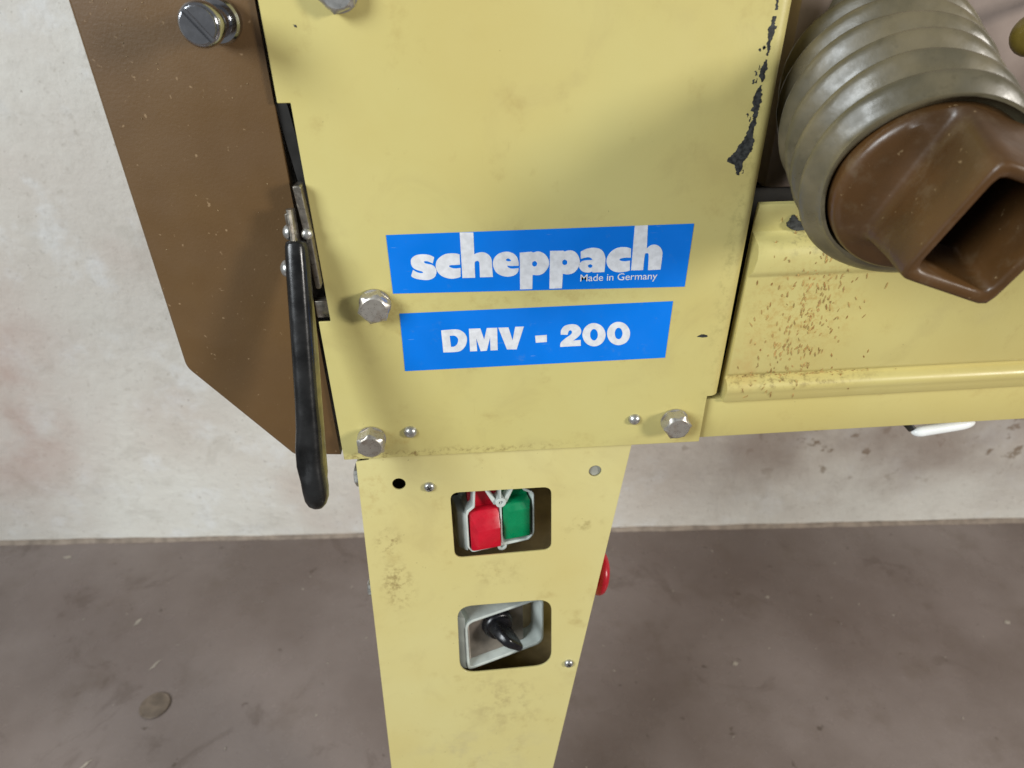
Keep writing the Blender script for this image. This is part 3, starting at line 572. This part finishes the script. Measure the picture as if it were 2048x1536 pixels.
# --- push-button switch sitting askew behind the upper cut-out
sw = empty('push_button_switch', col_xf(-24, -80, -20), lathe); X1 = sw_frame(-56, 7, 11)
sh_out = rounded([(7.0, -65), (8.0, -61), (13.2, -57.5), (14.6, -36), (54.5, -36), (57, -49), (65, -54), (65, -96), (60, -101), (11, -103), (7.0, -97)], [3, 2, 2, 0, 0, 4, 6, 7, 3, 4, 4], 5)
red_o = rounded([(8.8, -66), (10, -62.8), (15, -59), (16.4, -39), (35.8, -39), (35.8, -100.5), (12, -101.4), (8.8, -97)], [3, 2, 2, 0, 0, 1, 4, 4], 4); gr_o = rounded([(37.2, -39), (52.8, -39), (55.4, -50.6), (63.4, -55.6), (63.4, -95), (59, -99.4), (37.2, -98.8)], [0, 0, 3, 5, 5, 3, 1], 4)
plate('housing', [sh_out, red_o, gr_o], -34, 0, 'pale_plastic', sw, X1, 0.5)
def wedge(name, fr, prof, bs, parent, mat):
    vs = [fr(a, b_, c) for b_ in bs for a, c in prof]; n = len(prof); m_ = len(bs)
    fs = [(i * n + k, i * n + (k + 1) % n, (i + 1) * n + (k + 1) % n, (i + 1) * n + k) for i in range(m_ - 1) for k in range(n)] + [tuple(range(n)), tuple((m_ - 1) * n + k for k in range(n))]
    return bevel_mesh(mesh(name, vs, fs, mat, parent, 35), 0.8, 2, 25)
wedge('light_catch_flank', X1, [(7.6, -0.4), (1.4, -7.5), (1.2, -30), (7.6, -30)], [-64, -101], sw, 'pale_plastic')  # added wedge, slanted to catch light so the housing's side looks lit
plate('housing_back', [rounded([(1, -44), (64, -44), (64, -101), (5, -106)], 4, 3)], -46, -34.5, 'dark_plate', sw, X1)
for bb, rr in ((-58.5, 4.4), (-102, 4.0)):
    plate('screw_boss', [circle(36.5, bb, rr, 20), circle(36.5, bb, 1.7, 12)], -30, 0.9, 'pale_plastic', sw, X1, 0.4)
def button(name, a0, a1, b0, b1, fa0, fa1, fb0, fb1, h, top, mat):
    """base outline a0..a1 x b0..b1 (b downwards negative), flat face fa0..fa1 x fb0..fb1 raised by h, its top edge dropping to 'top'"""
    vs = [X1(*p) for p in ((a0, b0, -14), (a1, b0, -14), (a1, b1, -14), (a0, b1, -14), (a0, b0, top), (a1, b0, top), (a1, b1, h - 3), (a0, b1, h - 3), (fa0, fb0, h), (fa1, fb0, h), (fa1, fb1, h), (fa0, fb1, h))]
    fs = [(3, 2, 1, 0), (0, 1, 5, 4), (1, 2, 6, 5), (2, 3, 7, 6), (3, 0, 4, 7), (4, 5, 9, 8), (5, 6, 10, 9), (6, 7, 11, 10), (7, 4, 8, 11), (8, 9, 10, 11)]
    return bevel_mesh(mesh(name, vs, fs, mat, sw, 35), 0.7, 2, 12)
button('red_button', 10.4, 35.2, -65, -100, 15.8, 34.4, -80, -98, 5.0, -3.0, 'red')
button('green_button', 38.4, 61.6, -61, -96, 42.5, 60.0, -67, -94, 3.2, 0.0, 'green')
plate('button_slider', [[(11, -44), (35.2, -44), (35.2, -96), (11, -96)]], -16, -10, 'red', sw, X1); plate('button_slider', [[(38.4, -44), (61.2, -44), (61.2, -92), (38.4, -92)]], -16, -10, 'green', sw, X1)
for sg in (-1, 1):
    plate('boss_arm', [rounded([(36.5 + sg * 2, -61.5), (36.5 + sg * 5.5, -60.5), (36.5 + sg * 12.5, -46), (36.5 + sg * 10.8, -46), (36.5 + sg * 3.5, -56.5)], 0.8, 2)], -22, -1.5, 'pale_plastic', sw, X1, 0.3)

# --- rotary switch, turned the same way, behind the lower cut-out
rs = empty('rotary_switch', col_xf(-22, -195, -20), lathe); X2 = sw_frame(-61.5, 4.5, 20)
plate('housing', [rounded([(6.5, -176.5), (84, -177), (84, -234), (6.5, -234)], [9, 9, 9, 6], 6), rounded([(9, -179.2), (81.5, -179.8), (81.5, -231), (9, -231)], [7, 7, 7, 4], 6)], -44, 0, 'pale_plastic', rs, X2, 0.6)
wedge('light_catch_flank', X2, [(7.2, -0.4), (0.4, -5.5), (0.4, -40), (7.2, -40)], [-172, -232], rs, 'pale_plastic')  # same kind of added slant, shaped to look like a lit side
plate('housing_back', [[(8, -178), (82.5, -178), (82.5, -232), (8, -232)]], -30, -22, 'inner_brown', rs, X2)
plate('face_plate', [rounded([(12.0, -180), (67, -180), (67, -230.5), (12.0, -230.5)], 1.0, 2)], -14, -9, 'switch_plate', rs, X2, 0.4)
bx2 = plate('face_rim', [[(12.0, -180.5), (13.0, -180.5), (13.0, -230), (12.0, -230)]], -9, -8.2, 'grey_print', rs, X2)
for a0, a1, rr in ((115, 150, 20), (30, 65, 20)):
    arc = [(40 + rr * math.cos(R_(a0 + (a1 - a0) * k / 8)), -198 + rr * math.sin(R_(a0 + (a1 - a0) * k / 8))) for k in range(9)] + [(40 + (rr - 1.2) * math.cos(R_(a1 - (a1 - a0) * k / 8)), -198 + (rr - 1.2) * math.sin(R_(a1 - (a1 - a0) * k / 8))) for k in range(9)]
    plate('dial_mark', [arc], -9, -8.8, 'grey_print', rs, X2)
    plate('dial_mark', [circle(40 + 22 * math.cos(R_(a1 if a0 > 90 else a0)), -198 + 22 * math.sin(R_(a1 if a0 > 90 else a0)), 1.6, 10)], -9, -8.8, 'grey_print', rs, X2)
kc = (40, -197)
v, f = revolve([(14.5, -9), (14.2, -5), (12.8, -2), (12.0, -1.6), (11.5, 1)], lambda a, b_, h: X2(kc[0] + a, kc[1] + b_, h), 32); mesh('knob_base', v, f, 'black_plastic', rs, 40)
ka = R_(-42); ca, sa = math.cos(ka), math.sin(ka); vs, fs = [], []
for h, L0, L1, wd in ((-3, -12, 12, 6.5), (5, -11.5, 13, 5.6), (14, -9, 15.0, 4.8), (20, -5, 16.0, 4.4), (22, -2, 15.0, 3.6)):
    for u, w_ in rounded([(L0, -wd), (L1, -wd * 0.72), (L1, wd * 0.72), (L0, wd)], 3, 3): vs.append(X2(kc[0] + u * ca - w_ * sa, kc[1] + u * sa + w_ * ca, h))
n = len(vs) // 5
for i in range(4):
    for k in range(n): a, b_ = i * n + k, i * n + (k + 1) % n; fs.append((a, b_, b_ + n, a + n))
fs.append(tuple(range(n))); fs.append(tuple(4 * n + k for k in range(n)))
mesh('knob', vs, fs, 'black_plastic', rs, 45)
plate('cable_stub', [rounded([(10, -234.5), (24, -234.5), (24, -240), (10, -240)], 2, 3)], -12, -4, 'orange_wire', rs, X2, 0.8)

# ================================================================== SUCTION HOSE
hose = tag(empty('suction_hose', (184, -85, 1009)), 'ribbed grey-green suction hose with a brown square-mouthed nozzle beside the yellow panel', 'hose')
a_, b_ = R_(-12), R_(-12); HN = Vector((math.sin(a_) * math.cos(b_), -math.cos(a_) * math.cos(b_), math.sin(b_))); HC = Vector((182, -86, 1010)); SQ, OE1, OE2, NH = 72, 7.0, -10.0, 0
def hp(s):                                               # centre line, s mm back from the cut end
    base = HC - HN * s
    k = max(0.0, s - 60); return base + Vector((0.0011 * k * k + 0.06 * s, 0, 0.0004 * k * k + 0.05 * s))
def hose_mesh():
    n = 72; S = [0.0] + [1.5 * k for k in range(1, 96)]; vs, fs = [], []
    rings = []
    for inner in (0, 1):
        for s in S:
            p = hp(s); d = (hp(s + 1) - hp(max(0, s - 1))).normalized(); u = Vector((0, 0, 1)); u = (u - d * u.dot(d)).normalized(); r_ = d.cross(u)
            for k in range(n):
                t = 2 * math.pi * k / n; ph = (s / 21.0 + k / n + 0.35) % 1.0
                rib = (0.5 - 0.5 * math.cos(2 * math.pi * ph)) + 0.04 * math.sin(5 * t + s * 0.11)
                ov = 1 + 0.012 * math.sin(2 * t + 0.8 + s * 0.02)
                rr = (43.0 + 8.6 * rib) * ov - inner * 1.6
                rr *= 1 + min(s, 80) * 0.0013
                if s < 4: rr -= (4 - s) * 0.15
                ss = 1.4 * math.sin(3 * t + 1) if s == 0 else 0
                vs.append(tuple(p + (u * math.sin(t) + r_ * math.cos(t)) * rr + d * ss))
    m_ = len(S)
    for inner in (0, 1):
        off = inner * m_ * n
        for i in range(m_ - 1):
            for k in range(n): a, b2 = off + i * n + k, off + i * n + (k + 1) % n; fs.append((a, b2, b2 + n, a + n) if not inner else (a, a + n, b2 + n, b2))
    for k in range(n): fs.append((k, m_ * n + k, m_ * n + (k + 1) % n, (k + 1) % n))
    return vs, fs
mesh('corrugated_pipe', *hose_mesh(), 'hose', hose, 70)
def nozzle_mesh():
    n = 64; e1 = Vector((math.cos(R_(SQ)), 0, math.sin(R_(SQ)))); e1 = (e1 - HN * e1.dot(HN)).normalized(); e2 = HN.cross(e1)
    # (half size, squareness 0..1, height, offset weight)
    rings = [(41.5, 0, -30, 0), (42.6, 0, -6, 0), (42.6, 0, 0, 0), (42.0, 0, 2.4, 0), (40.6, 0, 4.2, 0), (39.0, 0.02, 5.2, .15), (36.0, 0.45, 6.0, .6), (32.8, 0.86, 7.2, .9), (31.4, 0.94, 9.5, 1), (30.4, 0.96, 16, 1), (28.6, 0.97, 30, 1), (27.2, 0.97, 46.0, 1), (26.6, 0.97, 47.6, 1), (25.4, 0.97, 48, 1), (22.6, 0.97, 47.6, 1), (21.4, 0.97, 46, 1), (20.6, 0.95, 12, .9), (30, .4, 0, .3), (38, 0, -30, 0)]
    vs, fs = [], []
    for hs, sq, h, ow in rings:
        for k in range(n):
            t = 2 * math.pi * k / n; c, s = math.cos(t), math.sin(t)
            pe = 2 + 13 * sq ** 2; sup = (abs(c) ** pe + abs(s) ** pe) ** (-1 / pe)
            r = hs * sup
            x, y = r * c * (1 + 0.11 * sq), r * s * (1 - 0.15 * sq)
            vs.append(tuple(HC + Vector((2.2, 0, 1.8)) + HN * (h + NH) + e1 * (x + OE1 * ow) + e2 * (y + OE2 * ow)))
    for i in range(len(rings) - 1):
        for k in range(n): a, b2 = i * n + k, i * n + (k + 1) % n; fs.append((a, b2, b2 + n, a + n))
    return vs, fs
nz = mesh('nozzle', *nozzle_mesh(), 'nozzle', hose, 60)

# ================================================================== LOOSE STUFF
def flakes(name, spots, mat, seed, lab, cat):
    """spots: list of (point fn, normal, up, length range, width range)"""
    rnd = random.Random(seed); vs, fs = [], []
    for p, nrm, up, L, W_ in spots(rnd):
        nrm = Vector(nrm).normalized(); up = Vector(up); up = (up - nrm * up.dot(nrm)).normalized(); r_ = up.cross(nrm); p = Vector(p); a = len(vs); th = 0.25 + 0.25 * rnd.random()
        sk = rnd.uniform(-0.3, 0.3)
        for h in (0.0, th):
            g = 1.0 if h == 0 else 0.75
            for u, v_ in ((-L, -W_ * 0.5), (-L * 0.2, W_), (L, W_ * (0.4 + sk)), (L * 0.3, -W_)): vs.append(tuple(p + up * u * g / 2 + r_ * v_ * g / 2 + nrm * h))
        fs += [(a + 3, a + 2, a + 1, a), (a + 4, a + 5, a + 6, a + 7)] + [(a + k, a + (k + 1) % 4, a + (k + 1) % 4 + 4, a + k + 4) for k in range(4)]
    o = mesh(name, vs, fs, mat, None, 0, False); return tag(o, lab, cat, kind='stuff')
def rail_front(z):                                        # front surface of the rail at height z
    for (f0, z0), (f1, z1) in zip(prof_r, prof_r[1:]):
        if z1 <= z <= z0 and z0 > z1: return f0 + (f1 - f0) * (z0 - z) / (z0 - z1)
    return -2
prof_r = [(-9.2, 976.5), (-10.5, 972), (-13.5, 963), (-13.2, 959.5), (-11.5, 957.6), (-6.5, 955.8), (-2.0, 953.6), (0.2, 949.5), (0.9, 945), (0.7, 937), (-0.2, 934), (-1.6, 932.6), (-2.0, 931), (-2.1, 900), (-2.1, 858), (-3.0, 855.5), (-5.6, 853.6), (-5.6, 851.6), (-1.2, 849.6), (1.2, 847), (1.5, 844.4), (0.7, 841.5), (-0.8, 838), (-1.2, 833.5)]
def dust_spots(rnd):
    out = []
    for i in range(270):
        z = rnd.uniform(836, 972); z = 905 + (z - 905) if i % 3 else rnd.gauss(895, 22)
        if not 835 < z < 974: continue
        cx = 193 if z > 870 else 190
        x = rnd.gauss(cx + (z - 900) * 0.05, 13 if i % 4 else 26)
        if x < 152: continue
        big = rnd.random() < 0.06
        out.append(((x, -rail_front(z), z), (0, -1, 0), (rnd.gauss(-0.05, 0.32), 0, 1), rnd.uniform(1.5, 5.2) * (1.5 if big else 1), rnd.uniform(0.4, 0.95) * (2.4 if big else 1)))
    for i in range(60):
        x = rnd.gauss(205, 35)
        if x > 152: out.append(((x, -rail_front(852.5), 852.5 + rnd.uniform(-1, 1)), (0, -1, 0.3), (1, 0, rnd.gauss(0, .5)), rnd.uniform(.8, 2.2), rnd.uniform(.5, 1.0)))
    return out
flakes('sawdust', dust_spots, 'sawdust', 21, 'brown sawdust flecks clinging to the yellow bed rail', 'sawdust')
def fleck_spots(rnd):
    return [((x, -rail_front(z), z), (0, -1, 0), (rnd.gauss(-0.1, 0.3), 0, 1), rnd.uniform(2, 5), rnd.uniform(0.6, 1.3)) for x, z in [(rnd.gauss(196, 28), rnd.uniform(838, 930)) for _ in range(28)] if x > 152]
flakes('dark_flecks', fleck_spots, 'dark_speck', 31, 'sparse darker wood flecks among the sawdust on the bed rail', 'wood flecks')
def guard_spots(rnd):
    out = []
    for i in range(80):
        x = rnd.uniform(-220, -145); z = 1240 - abs(rnd.gauss(0, 95)) - 60
        if z < 900: continue
        out.append(((x, 4, z), (0, -1, 0), (rnd.uniform(-1, 1), 0, rnd.uniform(-1, 1)), rnd.uniform(.4, 1.6), rnd.uniform(.15, .4)))
    return out
flakes('wood_dust', guard_spots, 'shaving', 22, 'fine pale wood dust specks on the brown belt guard', 'wood dust')
def floor_spots(rnd):
    out = [((-733, 530, .7), (0, 0, 1), (.3, 1, 0), 22, 9), ((-661, 427, .7), (0, 0, 1), (.6, 1, 0), 30, 6), ((-707, 246, .7), (0, 0, 1), (.6, .7, 0), 26, 5), ((556, 477, .7), (0, 0, 1), (1, .2, 0), 10, 7), ((432, 333, .7), (0, 0, 1), (1, .6, 0), 14, 9), ((-961, 724, .7), (0, 0, 1), (1, .1, 0), 22, 10), ((1006, 375, .7), (0, 0, 1), (1, .6, 0), 14, 10)]
    for i in range(70): out.append(((rnd.uniform(-1100, 1200), rnd.uniform(100, 640), .7), (0, 0, 1), (rnd.uniform(-1, 1), rnd.uniform(-1, 1), 0), rnd.uniform(2, 8), rnd.uniform(1.5, 4)))
    return out
flakes('floor_debris', floor_spots, 'concrete_chip', 23, 'scattered pale mortar and wood crumbs on the concrete floor', 'debris')
